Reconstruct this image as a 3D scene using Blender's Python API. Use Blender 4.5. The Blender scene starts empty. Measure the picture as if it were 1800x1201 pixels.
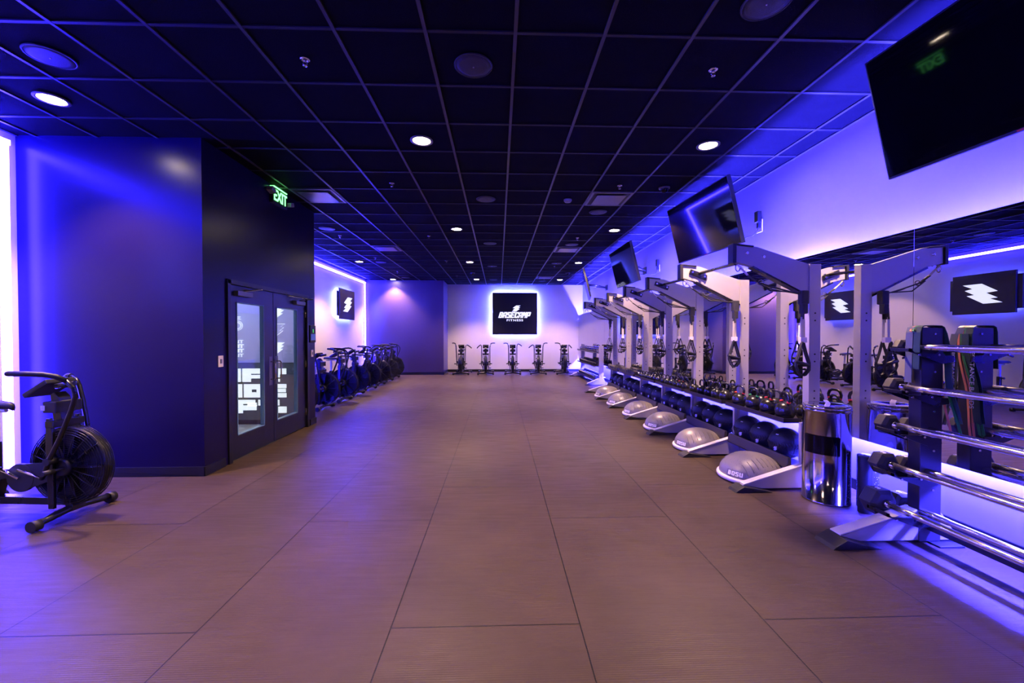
import bpy, bmesh, math, random
from mathutils import Vector, Matrix
random.seed(7)
PI = math.pi
S = bpy.context.scene
COL = S.collection
HC, CE = 1.48, 3.52                     # eye height, ceiling height

# ------------------------------------------------------------ camera, world, exposure
F = 725.0
YAW = math.atan(23.5 / F); PIT = math.atan(11 / F)
cam = bpy.data.cameras.new('camera'); cam_o = bpy.data.objects.new('camera', cam); COL.objects.link(cam_o)
cam.sensor_width = 36; cam.lens = F / 1800 * 36; cam.clip_start = .02; cam.clip_end = 60
cam_o.location = (0, 0, HC); cam_o.rotation_euler = (PI / 2 - PIT, 0, -YAW)
S.camera = cam_o
W = bpy.data.worlds.new('world'); S.world = W; W.use_nodes = True
W.node_tree.nodes['Background'].inputs[0].default_value = (.01, .01, .03, 1)
W.node_tree.nodes['Background'].inputs[1].default_value = .05
S.view_settings.view_transform = 'Standard'; S.view_settings.look = 'None'
S.view_settings.exposure = 0; S.view_settings.gamma = 1; S.view_settings.use_curve_mapping = False
S.cycles.sample_clamp_indirect = 8.0
S.cycles.max_bounces = 8; S.cycles.diffuse_bounces = 4; S.cycles.glossy_bounces = 5
S.cycles.use_denoising = True
# light levels (linear)
DOWN_W = 930; DOWN_COL = (1, .60, .44)
LED_COL = (.038, .031, 1.0)
HALO_COL = (.05, .065, 1.0)
L_MIRROR, L_UNDER, L_FRAME, L_HALO, L_SIGN = 6000, 4200, 370, 1500, 2000
ROOM_IN = 60

# ------------------------------------------------------------ materials
def mat(name, c, rough=.5, metal=0, spec=.5, emit=None, strength=0, var=.12, scale=8, bump=0, bscale=60, coat=0, trans=0, plain=False):
    m = bpy.data.materials.new(name); m.use_nodes = True
    n = m.node_tree.nodes; l = m.node_tree.links; b = n['Principled BSDF']
    b.inputs['Metallic'].default_value = metal
    b.inputs['Specular IOR Level'].default_value = spec
    b.inputs['Coat Weight'].default_value = coat
    b.inputs['Transmission Weight'].default_value = trans
    if emit:
        b.inputs['Base Color'].default_value = (*c, 1); b.inputs['Roughness'].default_value = rough
        b.inputs['Emission Color'].default_value = (*emit, 1); b.inputs['Emission Strength'].default_value = strength
        return m
    tc = n.new('ShaderNodeTexCoord'); ns = n.new('ShaderNodeTexNoise'); ns.inputs['Scale'].default_value = scale
    ns.inputs['Detail'].default_value = 4
    l.new(tc.outputs['Object'], ns.inputs['Vector'])
    mx = n.new('ShaderNodeMix'); mx.data_type = 'RGBA'
    mx.inputs[6].default_value = (*[x * (1 - var) for x in c], 1); mx.inputs[7].default_value = (*[min(1, x * (1 + var)) for x in c], 1)
    l.new(ns.outputs['Fac'], mx.inputs[0]); l.new(mx.outputs[2], b.inputs['Base Color'])
    mr = n.new('ShaderNodeMapRange'); mr.inputs[3].default_value = rough * (.98 if plain else .88); mr.inputs[4].default_value = min(1, rough * (1.02 if plain else 1.12))
    l.new(ns.outputs['Fac'], mr.inputs[0]); l.new(mr.outputs[0], b.inputs['Roughness'])
    if bump:
        n2 = n.new('ShaderNodeTexNoise'); n2.inputs['Scale'].default_value = bscale; n2.inputs['Detail'].default_value = 3
        l.new(tc.outputs['Object'], n2.inputs['Vector'])
        bp = n.new('ShaderNodeBump'); bp.inputs['Strength'].default_value = bump; bp.inputs['Distance'].default_value = .01
        l.new(n2.outputs['Fac'], bp.inputs['Height']); l.new(bp.outputs[0], b.inputs['Normal'])
    return m

def floor_mat():
    m = bpy.data.materials.new('rubber_mats'); m.use_nodes = True
    n = m.node_tree.nodes; l = m.node_tree.links; b = n['Principled BSDF']
    tc = n.new('ShaderNodeTexCoord'); sp = n.new('ShaderNodeSeparateXYZ'); l.new(tc.outputs['Object'], sp.inputs[0])
    ax = n.new('ShaderNodeMath'); ax.operation = 'ADD'; ax.inputs[1].default_value = .56 + 1.93 * 10; l.new(sp.outputs['Y'], ax.inputs[0])
    ay = n.new('ShaderNodeMath'); ay.operation = 'ADD'; ay.inputs[1].default_value = .545 + .9605 * 10; l.new(sp.outputs['X'], ay.inputs[0])
    cb = n.new('ShaderNodeCombineXYZ'); l.new(ax.outputs[0], cb.inputs[0]); l.new(ay.outputs[0], cb.inputs[1])
    br = n.new('ShaderNodeTexBrick'); br.offset = .632; br.offset_frequency = 2
    br.inputs['Scale'].default_value = 1; br.inputs['Mortar Size'].default_value = .0035; br.inputs['Mortar Smooth'].default_value = .25
    br.inputs['Brick Width'].default_value = 1.93; br.inputs['Row Height'].default_value = .9605
    br.inputs['Color1'].default_value = (.047, .032, .0195, 1); br.inputs['Color2'].default_value = (.042, .029, .0175, 1)
    br.inputs['Mortar'].default_value = (.003, .003, .003, 1); br.inputs['Bias'].default_value = 0
    l.new(cb.outputs[0], br.inputs['Vector'])
    ns = n.new('ShaderNodeTexNoise'); ns.inputs['Scale'].default_value = 1.3; ns.inputs['Detail'].default_value = 6; ns.inputs['Roughness'].default_value = .65
    l.new(tc.outputs['Object'], ns.inputs['Vector'])
    mp = n.new('ShaderNodeMapping'); mp.inputs['Scale'].default_value = (3, 30, 1); l.new(tc.outputs['Object'], mp.inputs[0])
    sc = n.new('ShaderNodeTexNoise'); sc.inputs['Scale'].default_value = 1.0; sc.inputs['Detail'].default_value = 5; l.new(mp.outputs[0], sc.inputs['Vector'])
    ml = n.new('ShaderNodeMix'); ml.data_type = 'RGBA'; ml.blend_type = 'MULTIPLY'; ml.inputs[0].default_value = 1
    rm = n.new('ShaderNodeMapRange'); rm.inputs[1].default_value = .25; rm.inputs[2].default_value = .75; rm.inputs[3].default_value = .72; rm.inputs[4].default_value = 1.25
    l.new(ns.outputs['Fac'], rm.inputs[0]); l.new(br.outputs['Color'], ml.inputs[6]); l.new(rm.outputs[0], ml.inputs[7])
    l.new(ml.outputs[2], b.inputs['Base Color'])
    rr = n.new('ShaderNodeMapRange'); rr.inputs[1].default_value = .3; rr.inputs[2].default_value = .7; rr.inputs[3].default_value = .40; rr.inputs[4].default_value = .56
    l.new(sc.outputs['Fac'], rr.inputs[0]); l.new(rr.outputs[0], b.inputs['Roughness'])
    b.inputs['Specular IOR Level'].default_value = .16
    wv = n.new('ShaderNodeTexWave'); wv.inputs['Scale'].default_value = 26; wv.bands_direction = 'Y'
    wv.inputs['Distortion'].default_value = 1.2; wv.inputs['Detail Scale'].default_value = 2
    l.new(tc.outputs['Object'], wv.inputs['Vector'])
    b1 = n.new('ShaderNodeBump'); b1.inputs['Strength'].default_value = .09; b1.inputs['Distance'].default_value = .004
    l.new(wv.outputs['Fac'], b1.inputs['Height'])
    b2 = n.new('ShaderNodeBump'); b2.inputs['Strength'].default_value = .6; b2.inputs['Distance'].default_value = .004; b2.invert = True
    l.new(br.outputs['Fac'], b2.inputs['Height']); l.new(b1.outputs[0], b2.inputs['Normal'])
    l.new(b2.outputs[0], b.inputs['Normal'])
    return m

def noise_dot(name, base, dot, rough=.6, scale=70):
    m = bpy.data.materials.new(name); m.use_nodes = True
    n = m.node_tree.nodes; l = m.node_tree.links; b = n['Principled BSDF']
    tc = n.new('ShaderNodeTexCoord'); v = n.new('ShaderNodeTexVoronoi'); v.inputs['Scale'].default_value = scale
    l.new(tc.outputs['Object'], v.inputs['Vector'])
    cr = n.new('ShaderNodeValToRGB'); cr.color_ramp.elements[0].position = .16; cr.color_ramp.elements[0].color = (*dot, 1)
    cr.color_ramp.elements[1].position = .24; cr.color_ramp.elements[1].color = (*base, 1)
    l.new(v.outputs['Distance'], cr.inputs[0]); l.new(cr.outputs[0], b.inputs['Base Color']); b.inputs['Roughness'].default_value = rough
    return m

def grille_mat():
    m = mat('speaker_grille', (.022, .022, .026), .5, .3, var=.05)
    n = m.node_tree.nodes; l = m.node_tree.links
    v = n.new('ShaderNodeTexVoronoi'); v.inputs['Scale'].default_value = 160
    tc = n['Texture Coordinate']; l.new(tc.outputs['Object'], v.inputs['Vector'])
    bp = n.new('ShaderNodeBump'); bp.inputs['Strength'].default_value = .3; bp.inputs['Distance'].default_value = .002
    l.new(v.outputs['Distance'], bp.inputs['Height']); l.new(bp.outputs[0], n['Principled BSDF'].inputs['Normal'])
    return m

M = dict(
    floor=floor_mat(),
    tile=mat('ceiling_tile', (.0032, .0028, .0045), .9, spec=.05, bump=.25, bscale=220),
    grid=mat('ceiling_grid_metal', (.035, .034, .04), .38, spec=.5, var=.04),
    grid2=mat('cross_tee_dimmed_sheen', (.014, .014, .017), .5, spec=.3, var=.04),  # grid metal darkened: weaker grazing sheen on cross tees put into the colour
    white=mat('white_wall_paint', (.48, .46, .46), .45, spec=.35, var=.02, bump=.03, bscale=120),
    dark=mat('charcoal_paint_led_blue', (.007, .0042, .028), .28, spec=.15, var=0, plain=True),  # charcoal paint; the extra blue in its colour stands in for LED light
    dark_lit=mat('dark_paint_lit_copy', (.052, .034, .062), .36, spec=.4, var=0, plain=True),  # lighter copy of the dark wall paint, brightening the downlight scallop through colour
    base=mat('black_vinyl_base', (.005, .005, .006), .4),
    mirror=mat('mirror_glass', (.80, .80, .82), .0, metal=1, var=0),
    backing=mat('mirror_backing', (.03, .03, .03), .6),
    black=mat('black_painted_steel', (.006, .006, .007), .28, spec=.5),
    blackm=mat('black_matte_plastic', (.007, .007, .008), .5),
    rubber=mat('black_rubber', (.005, .0045, .0045), .55, bump=.15, bscale=90),
    rig=mat('silver_grey_powdercoat', (.38, .36, .345), .38, metal=.25, spec=.5, var=.04),
    rigedge=mat('pale_steel', (.80, .77, .76), .32, metal=.4, var=.04),
    tray=mat('dark_grey_steel', (.026, .022, .022), .4, metal=.2),
    chrome=mat('polished_chrome', (.86, .84, .83), .09, metal=1, var=.02),
    barchrome=mat('brushed_bar_chrome', (.84, .80, .79), .24, metal=1, var=.02),
    steel=mat('polished_stainless', (.50, .45, .42), .12, metal=1, var=.03, scale=3),
    kettle=mat('black_enamel_iron', (.012, .012, .012), .24, spec=.6, bump=.08, bscale=60),
    iron=mat('worn_black_iron', (.03, .028, .028), .3, metal=.5),
    hexr=mat('hex_head_rubber', (.018, .015, .015), .5, bump=.1),
    screen=mat('switched_off_screen', (.0015, .0015, .002), .04, spec=.24, var=0),
    bezel=mat('television_bezel', (.01, .01, .01), .3),
    ball=mat('black_vinyl_leather', (.010, .010, .013), .40, spec=.5, bump=.3, bscale=140),
    olive=mat('olive_leather', (.07, .075, .03), .45, bump=.3, bscale=140),
    dome=noise_dot('silver_dome_vinyl', (.17, .155, .16), (.10, .09, .095), .36, 46),
    domerim=mat('pale_grey_plastic', (.62, .58, .58), .35),
    domedark=mat('dark_groove_vinyl', (.12, .11, .12), .5),
    logo=mat('white_vinyl_print', (.8, .8, .82), .5),
    red=mat('red_enamel', (.6, .02, .01), .4), green=mat('green_enamel', (.03, .35, .05), .4),
    speck=noise_dot('speckled_foam', (.012, .012, .014), (.5, .5, .6), .7, 60),
    strap=mat('black_webbing', (.014, .014, .014), .7, bump=.3, bscale=300),
    cream=mat('cream_webbing', (.55, .52, .42), .7, bump=.3, bscale=300),
    bgrey=mat('grey_latex', (.11, .13, .13), .5), bgreen=mat('green_latex', (.02, .22, .03), .5),
    bdkgreen=mat('dark_green_latex', (.015, .05, .03), .5), borange=mat('orange_latex', (.75, .25, .1), .5),
    door=mat('dark_door_enamel', (.006, .006, .014), .32, spec=.5, var=.04),
    plate=mat('white_plastic_plate', (.75, .68, .68), .4),
    glass=mat('clear_glass', (.95, .97, 1), .02, trans=1, var=0),
    grille=grille_mat(),
    vent=mat('grey_vent_metal', (.16, .16, .18), .32, metal=.5, var=.04),
    ventd=mat('vent_dark_slot', (.01, .01, .01), .6),
    chromeb=mat('bright_sprinkler_metal', (.8, .78, .78), .2, metal=1),
    lens=mat('warm_lamp_lens', (.9, .8, .7), .4, emit=(1, .78, .60), strength=190),
    reflector=mat('lamp_reflector', (.55, .5, .48), .35, metal=.3),
    trimr=mat('lamp_trim_ring', (.10, .09, .09), .4),
    led=mat('led_cove_tape', (.5, .5, .6), .5, emit=LED_COL, strength=L_MIRROR),
    ledu=mat('led_under_tape', (.5, .5, .6), .5, emit=LED_COL, strength=L_UNDER),
    ledf=mat('led_frame_diffuser', (.8, .8, .9), .5, emit=(.020, .012, 1.0), strength=L_FRAME),
    ledh=mat('led_halo_tape', (.5, .5, .6), .5, emit=HALO_COL, strength=L_HALO),
    leds=mat('led_sign_tape', (.5, .5, .6), .5, emit=HALO_COL, strength=L_SIGN),
    signface=mat('black_sign_face', (.006, .006, .010), .32, spec=.4),
    signlogo=mat('lit_sign_lettering', (.8, .8, .85), .5, emit=(.80, .85, 1), strength=1.1),
    panelwood=mat('dark_sign_panel', (.022, .016, .016), .45, var=.4, scale=3),
    exit=mat('lit_exit_letters', (.1, .8, .2), .5, emit=(.18, 1, .25), strength=3.5),
    exitbox=mat('exit_sign_housing', (.01, .012, .012), .4),
    exitlamp=mat('emergency_lamp_shell', (.25, .25, .28), .4),
    inwall=mat('bright_entry_wall', (.60, .62, .85), .5, var=.04),
    indark=mat('grey_entry_panel', (.09, .11, .11), .4, var=.3),
    infloor=mat('pale_entry_floor', (.45, .45, .40), .35),
    intext=mat('white_entry_lettering', (.85, .87, .85), .5, emit=(.9, 1, .95), strength=.9),
    inlamp=mat('entry_ceiling_lamp', (.9, .9, 1), .5, emit=(.75, .80, 1), strength=60),
    edgeglass=mat('door_glass_stop', (.10, .20, .30), .3),
    steelh=mat('satin_handle_steel', (.6, .57, .5), .25, metal=1),
    rdr=mat('reader_display', (.02, .02, .02), .3, emit=(.05, .12, .6), strength=.5),
    rdg=mat('reader_green_light', (.02, .2, .02), .3, emit=(.1, .8, .1), strength=1.2),
    seatpost=mat('silver_seat_post', (.55, .55, .58), .3, metal=.7),
)

# ------------------------------------------------------------ mesh builder
def V(*a): return Vector(a)
class MB:
    def __init__(s): s.v = []; s.f = []; s.sm = []
    def add(s, vs, fs, smooth=False, mtx=None):
        o = len(s.v)
        s.v += [tuple(mtx @ Vector(p)) if mtx is not None else tuple(p) for p in vs]
        s.f += [tuple(i + o for i in f) for f in fs]; s.sm += [smooth] * len(fs)
        return s
    def box(s, x0, x1, y0, y1, z0, z1, mtx=None):
        vs = [(x, y, z) for x in (x0, x1) for y in (y0, y1) for z in (z0, z1)]
        return s.add(vs, [(0, 1, 3, 2), (4, 6, 7, 5), (0, 4, 5, 1), (2, 3, 7, 6), (0, 2, 6, 4), (1, 5, 7, 3)], False, mtx)
    def prism(s, poly, a, b, axis='y', mtx=None):
        # poly in the two other axes: y -> (x,z); x -> (y,z); z -> (x,y)
        def p3(p, t): return (p[0], t, p[1]) if axis == 'y' else ((t, p[0], p[1]) if axis == 'x' else (p[0], p[1], t))
        n = len(poly); vs = [p3(p, a) for p in poly] + [p3(p, b) for p in poly]
        fs = [tuple(range(n)), tuple(range(2 * n - 1, n - 1, -1))] + [(i, i + n, (i + 1) % n + n, (i + 1) % n) for i in range(n)]
        return s.add(vs, fs, False, mtx)
    def tube(s, pts, r, n=8, closed=False, mtx=None):
        pts = [Vector(p) for p in pts]; N = len(pts); rs = r if isinstance(r, (list, tuple)) else [r] * N
        vs = []; prev = None
        for i, p in enumerate(pts):
            a = pts[(i - 1) % N] if (closed or i) else p; b = pts[(i + 1) % N] if (closed or i < N - 1) else p
            t = (b - a).normalized() if (b - a).length > 1e-9 else V(0, 0, 1)
            if prev is None:
                u = t.orthogonal().normalized()
            else:
                u = (prev - t * prev.dot(t)); u = u.normalized() if u.length > 1e-6 else t.orthogonal().normalized()
            prev = u; w = t.cross(u)
            for k in range(n):
                an = 2 * PI * k / n; vs.append(tuple(p + (u * math.cos(an) + w * math.sin(an)) * rs[i]))
        fs = []
        for i in range(N if closed else N - 1):
            j = (i + 1) % N
            for k in range(n):
                k2 = (k + 1) % n; fs.append((i * n + k, i * n + k2, j * n + k2, j * n + k))
        s.add(vs, fs, True, mtx)
        if not closed:
            s.add(vs[:n], [tuple(range(n - 1, -1, -1))], False, mtx); s.add(vs[-n:], [tuple(range(n))], False, mtx)
        return s
    def ribbon(s, pts, w, th, wdir, mtx=None):
        pts = [Vector(p) for p in pts]; wd = Vector(wdir).normalized(); vs = []; N = len(pts)
        for i, p in enumerate(pts):
            t = (pts[min(i + 1, N - 1)] - pts[max(i - 1, 0)]).normalized(); nn = t.cross(wd).normalized()
            for a, b in ((-1, -1), (1, -1), (1, 1), (-1, 1)): vs.append(tuple(p + wd * a * w / 2 + nn * b * th / 2))
        fs = [(3, 2, 1, 0), tuple(range(4 * N - 4, 4 * N))]
        for i in range(N - 1):
            for k in range(4): fs.append((4 * i + k, 4 * i + (k + 1) % 4, 4 * i + 4 + (k + 1) % 4, 4 * i + 4 + k))
        return s.add(vs, fs, False, mtx)
    def lathe(s, prof, c=(0, 0, 0), n=24, mtx=None, smooth=True):
        vs = []; fs = []; m = len(prof)
        for r, z in prof:
            for k in range(n):
                a = 2 * PI * k / n; vs.append((c[0] + r * math.cos(a), c[1] + r * math.sin(a), c[2] + z))
        for i in range(m - 1):
            for k in range(n):
                k2 = (k + 1) % n; fs.append((i * n + k, i * n + k2, (i + 1) * n + k2, (i + 1) * n + k))
        s.add(vs, fs, smooth, mtx)
        if prof[0][0] > 1e-6: s.add(vs[:n], [tuple(range(n - 1, -1, -1))], False, mtx)
        if prof[-1][0] > 1e-6: s.add(vs[-n:], [tuple(range(n))], False, mtx)
        return s
    def ball(s, c, r, n=20, m=12, sc=(1, 1, 1), mtx=None):
        prof = [(max(1e-7, math.sin(PI * i / m)), -math.cos(PI * i / m)) for i in range(m + 1)]
        vs = []; fs = []
        for a, z in prof:
            for k in range(n):
                t = 2 * PI * k / n; vs.append((c[0] + r * sc[0] * a * math.cos(t), c[1] + r * sc[1] * a * math.sin(t), c[2] + r * sc[2] * z))
        for i in range(m):
            for k in range(n):
                k2 = (k + 1) % n; fs.append((i * n + k, i * n + k2, (i + 1) * n + k2, (i + 1) * n + k))
        return s.add(vs, fs, True, mtx)
    def build(s, name, m, parent=None, bevel=0, loc=None, rot=None, seg=2):
        me = bpy.data.meshes.new(name); me.from_pydata(s.v, [], s.f)
        me.polygons.foreach_set('use_smooth', s.sm); me.materials.append(M[m] if isinstance(m, str) else m)
        bm = bmesh.new(); bm.from_mesh(me)
        bmesh.ops.remove_doubles(bm, verts=bm.verts, dist=1e-5)
        bmesh.ops.recalc_face_normals(bm, faces=bm.faces)
        if bevel:
            ed = [e for e in bm.edges if len(e.link_faces) == 2 and e.calc_face_angle(0) > math.radians(35)]
            bmesh.ops.bevel(bm, geom=ed, offset=bevel, segments=seg, profile=.6, affect='EDGES', clamp_overlap=True)
        bm.to_mesh(me); bm.free(); me.update()
        o = bpy.data.objects.new(name, me); COL.objects.link(o)
        if parent is not None: o.parent = parent
        if loc: o.location = loc
        if rot: o.rotation_euler = rot
        return o
def tag(o, label=None, cat=None, group=None, kind=None):
    if label: o['label'] = label
    if cat: o['category'] = cat
    if group: o['group'] = group
    if kind: o['kind'] = kind
    return o
def thing(name, label, cat, loc=(0, 0, 0), rz=0, group=None):
    o = bpy.data.objects.new(name, None); COL.objects.link(o); o.empty_display_size = .1
    o.location = loc; o.rotation_euler = (0, 0, rz)
    return tag(o, label, cat, group)
def struct(o): o['kind'] = 'structure'; return o
def copy_tree(o, parent=None):
    c = o.copy(); COL.objects.link(c)
    if parent is not None: c.parent = parent
    for ch in list(o.children): copy_tree(ch, c)
    return c
def frame(org, xd, yd):
    x = Vector(xd).normalized(); y = Vector(yd).normalized(); z = x.cross(y)
    return Matrix(((x.x, y.x, z.x, org[0]), (x.y, y.y, z.y, org[1]), (x.z, y.z, z.z, org[2]), (0, 0, 0, 1)))
def text(name, s, size, m, parent, mtx, depth=.002, bold=0, shear=0, align='CENTER', sx=1, spacing=1, fit=None):
    cu = bpy.data.curves.new(name, 'FONT'); cu.body = s; cu.size = size; cu.extrude = depth; cu.offset = bold
    cu.shear = shear; cu.align_x = align; cu.align_y = 'CENTER'; cu.space_character = spacing
    t = bpy.data.objects.new(name, cu); COL.objects.link(t)
    me = bpy.data.meshes.new_from_object(t); bpy.data.objects.remove(t); bpy.data.curves.remove(cu)
    if fit:
        X = [v.co.x for v in me.vertices]; Y = [v.co.y for v in me.vertices]
        me.transform(Matrix.Translation((-(min(X) + max(X)) / 2, -(min(Y) + max(Y)) / 2, 0)))
        me.transform(Matrix.Diagonal((fit[0] / (max(X) - min(X)), fit[1] / (max(Y) - min(Y)), 1, 1)))
    me.transform(mtx @ Matrix.Diagonal((sx, 1, 1, 1))); me.materials.clear(); me.materials.append(M[m]); me.name = name
    o = bpy.data.objects.new(name, me); COL.objects.link(o)
    if parent is not None: o.parent = parent
    return o
GLYPH = {  # heavy square capitals as rectangles x0, x1, y0, y1 in a unit box
 'B': [(0, .36, 0, 1), (.36, .86, .80, 1), (.36, .90, .42, .60), (.36, .90, 0, .20), (.64, .98, .12, .46), (.64, .94, .56, .90)],
 'A': [(0, .36, 0, .86), (.06, .94, .86, 1), (.36, .64, .78, .86), (.36, .64, .30, .48), (.64, 1, 0, .86)],
 'S': [(.04, 1, .78, 1), (0, .36, .46, .90), (.36, .96, .42, .60), (.64, 1, .10, .46), (0, .96, 0, .22)],
 'E': [(0, .36, 0, 1), (.36, .96, .79, 1), (.36, .90, .41, .60), (.36, .96, 0, .21)],
 'C': [(0, .36, .06, .94), (.06, 1, .79, 1), (.06, 1, 0, .21), (.70, 1, .62, .80), (.70, 1, .2, .38)],
 'M': [(0, .30, 0, 1), (.70, 1, 0, 1), (.30, .42, .5, 1), (.58, .70, .5, 1), (.42, .58, .34, .82)],
 'P': [(0, .36, 0, 1), (.36, .92, .80, 1), (.36, .92, .30, .50), (.64, 1, .38, .92)],
 'O': [(0, .36, .06, .94), (.64, 1, .06, .94), (.06, .94, .79, 1), (.06, .94, 0, .21)],
 'U': [(0, .36, .06, 1), (.64, 1, .06, 1), (.06, .94, 0, .24)]}
def block_text(name, s, w, h, m, parent, mtx, shear=.32, th=.006):
    b = MB(); n = len(s); cw = (w - shear * h) / n; gw = cw * .93
    for i, ch in enumerate(s):
        for x0, x1, y0, y1 in GLYPH[ch]:
            o = -w / 2 + i * cw
            q = [(o + x * gw + shear * h * y, (y - .5) * h) for x, y in ((x0, y0), (x1, y0), (x1, y1), (x0, y1))]
            b.prism(q, -.001, th, 'z', mtx)
    return b.build(name, m, parent)
BOLT = [(1, 0), (.74, .22), (.94, .29), (.69, .54), (.89, .56), (.46, 1), (0, .98), (.31, .76), (.12, .74), (.4, .47), (.12, .42), (.51, 0)]
def bolt_poly(w, h): return [((x - .5) * w, (.5 - y) * h) for x, y in BOLT]
ORD = ['nearest', 'second', 'third', 'fourth', 'fifth', 'sixth', 'seventh', 'eighth', 'ninth', 'tenth', 'eleventh', 'twelfth', 'thirteenth', 'fourteenth']

# ------------------------------------------------------------ room shell
XR, XL, XM, YB, YF = 3.43, -4.95, 3.25, 16.75, -3.0       # right wall, left wall, mirror face, end wall, wall behind the viewer
BX, BY0, BY1 = -3.09, 4.42, 7.04                          # entry block
struct(MB().box(XL - .1, XR + .1, YF, YB + .1, -.1, 0).build('floor', 'floor'))
ceil = struct(MB().box(XL - .1, XR + .1, YF, YB + .1, CE + .012, CE + .12).build('ceiling', 'tile'))
g = MB(); g2 = MB()
xs = [.115 + .608 * i for i in range(-9, 6)]
ys = [2.82 + .607 * i for i in range(-9, 24)]
for x in xs:
    if XL < x < XR: g.box(x - .012, x + .012, YF, YB, CE, CE + .012)
for y in ys:
    if YF < y < YB: g2.box(XL, XR, y - .012, y + .012, CE + .002, CE + .012)
g.box(XR - .03, XR, YF, YB, CE, CE + .012); g.box(XL, XL + .03, YF, YB, CE, CE + .012)
g.build('ceiling_grid', 'grid', ceil); g2.build('cross_tees', 'grid2', ceil)
struct(MB().box(XR, XR + .12, YF, YB, 0, CE + .02).build('wall_right', 'white'))
struct(MB().box(-2.06, XR + .12, YB, YB + .12, 0, CE + .02).build('wall_back', 'white'))
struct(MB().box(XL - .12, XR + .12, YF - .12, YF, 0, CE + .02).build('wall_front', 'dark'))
struct(MB().box(XL - .12, XL, YF, 15.5, 0, CE + .02).build('wall_left', 'white'))
struct(MB().box(XL - .12, -2.06, 15.5, YB + .12, 0, CE + .02).build('wall_back_left', 'dark_lit'))
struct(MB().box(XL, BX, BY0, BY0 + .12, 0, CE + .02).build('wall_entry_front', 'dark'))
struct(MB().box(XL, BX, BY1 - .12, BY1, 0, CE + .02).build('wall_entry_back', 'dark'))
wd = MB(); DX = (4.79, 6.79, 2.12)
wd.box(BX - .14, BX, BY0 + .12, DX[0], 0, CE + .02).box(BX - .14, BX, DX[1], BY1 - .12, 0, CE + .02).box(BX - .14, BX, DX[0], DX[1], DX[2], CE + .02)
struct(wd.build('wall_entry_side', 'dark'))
# white strip of wall paint outside the light frames is dark
def base(name, *boxes):
    b = MB()
    for bx in boxes: b.box(*bx)
    struct(b.build(name, 'base', bevel=.004))
base('baseboard_right', (XR - .015, XR, YF, YB, 0, .10))
base('baseboard_back', (-2.06, XR - .02, YB - .015, YB, 0, .10))
base('baseboard_back_left', (XL, -2.045, 15.485, 15.5, 0, .10), (-2.06, -2.045, 15.485, YB - .02, 0, .10))
base('baseboard_left', (XL, XL + .015, BY1, 15.48, 0, .10), (XL, XL + .015, YF, BY0, 0, .10))
base('baseboard_entry', (XL + .02, BX + .015, BY0 - .015, BY0, 0, .10), (BX, BX + .015, BY0 - .015, DX[0] - .05, 0, .10), (BX, BX + .015, DX[1] + .05, BY1, 0, .10), (XL + .02, BX + .015, BY1, BY1 + .015, 0, .10))

# mirror wall: backing box, mirror panels, led tapes above and below
struct(MB().box(XM + .012, XR, YF, YB - .002, .682, 2.02).build('trim_1', 'backing'))
edges = [-3.0, -1.585, .775, 3.135, 5.495, 7.855, 10.215, 12.575, 14.935, 16.74]
mlabel = ['wall mirror panel farthest behind the viewer on the right wall', 'wall mirror panel beside the viewer on the right wall', 'wall mirror panel behind the chrome barbell rack',
          'wall mirror panel reflecting the nearest rig post and steel wipe bin', 'wall mirror panel behind the second and third rig posts', 'wall mirror panel behind the fourth rig post',
          'wall mirror panel behind the fifth and sixth rig posts', 'wall mirror panel behind the start of the dumbbell rack', 'wall mirror panel in the far right corner']
for a, b, lb in zip(edges[:-1], edges[1:], mlabel):
    o = MB().box(XM, XM + .010, a + .002, b - .002, .545, 2.31).build('wall_mirror', 'mirror')
    tag(o, lb, 'mirror', 'mirror panels along the right wall')
def tape(name, boxes, m, seglen=.8):
    b = MB()
    for (x0, x1, y0, y1, z0, z1) in boxes:
        L = [x1 - x0, y1 - y0, z1 - z0]; ax = L.index(max(L)); n = max(1, round(L[ax] / seglen)); lo = (x0, y0, z0)
        for i in range(n):
            q = [x0, x1, y0, y1, z0, z1]; q[2 * ax] = lo[ax] + L[ax] * i / n; q[2 * ax + 1] = lo[ax] + L[ax] * (i + 1) / n
            b.box(*q)
    me = b
    return me
def tape_obj(name, boxes, m, parent=None):
    b = tape(name, boxes, m)
    me = bpy.data.meshes.new(name); me.from_pydata(b.v, [], b.f); me.materials.append(M[m])
    o = bpy.data.objects.new(name, me); COL.objects.link(o)
    if parent is not None: o.parent = parent
    return o
t = thing('led_strip', 'blue LED strip glowing up the wall along the top of the mirrors', 'light strip', (XR - .028, 6, 2.022))
o = tape_obj('tape', [(-.02, .02, YF - 6 + .02, YB - 6 - .02, 0, .012)], 'led', t)
t = thing('led_strip', 'blue LED strip glowing down the wall beneath the mirrors', 'light strip', (XR - .028, 6, .668))
o = tape_obj('tape', [(-.02, .02, YF - 6 + .02, YB - 6 - .02, 0, .012)], 'ledu', t)

# light frames on the left wall
def light_frame(y0, y1, label, ends):
    t = thing('wall_light', label, 'wall light', (XL, (y0 + y1) / 2, 0)); h = (y1 - y0) / 2
    hs = MB(); e = []
    hs.box(.0, .02, -h, h, 3.37, 3.45); e.append((.02, .055, -h, h, 3.385, 3.435))
    for s_ in ends:
        c = s_ * (h - .04); hs.box(0, .02, c - .04, c + .04, .1, 3.37); e.append((.02, .055, c - .025, c + .025, .1, 3.385))
    hs.build('channel', 'rigedge', t, bevel=.003); tape_obj('diffuser', e, 'ledf', t)
light_frame(-2.4, 4.33, 'white blue LED frame on the left wall next to the nearest bike', (-1, 1))
light_frame(7.15, 15.40, 'white blue LED frame around the wall behind the row of bikes', (-1, 1))

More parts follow.
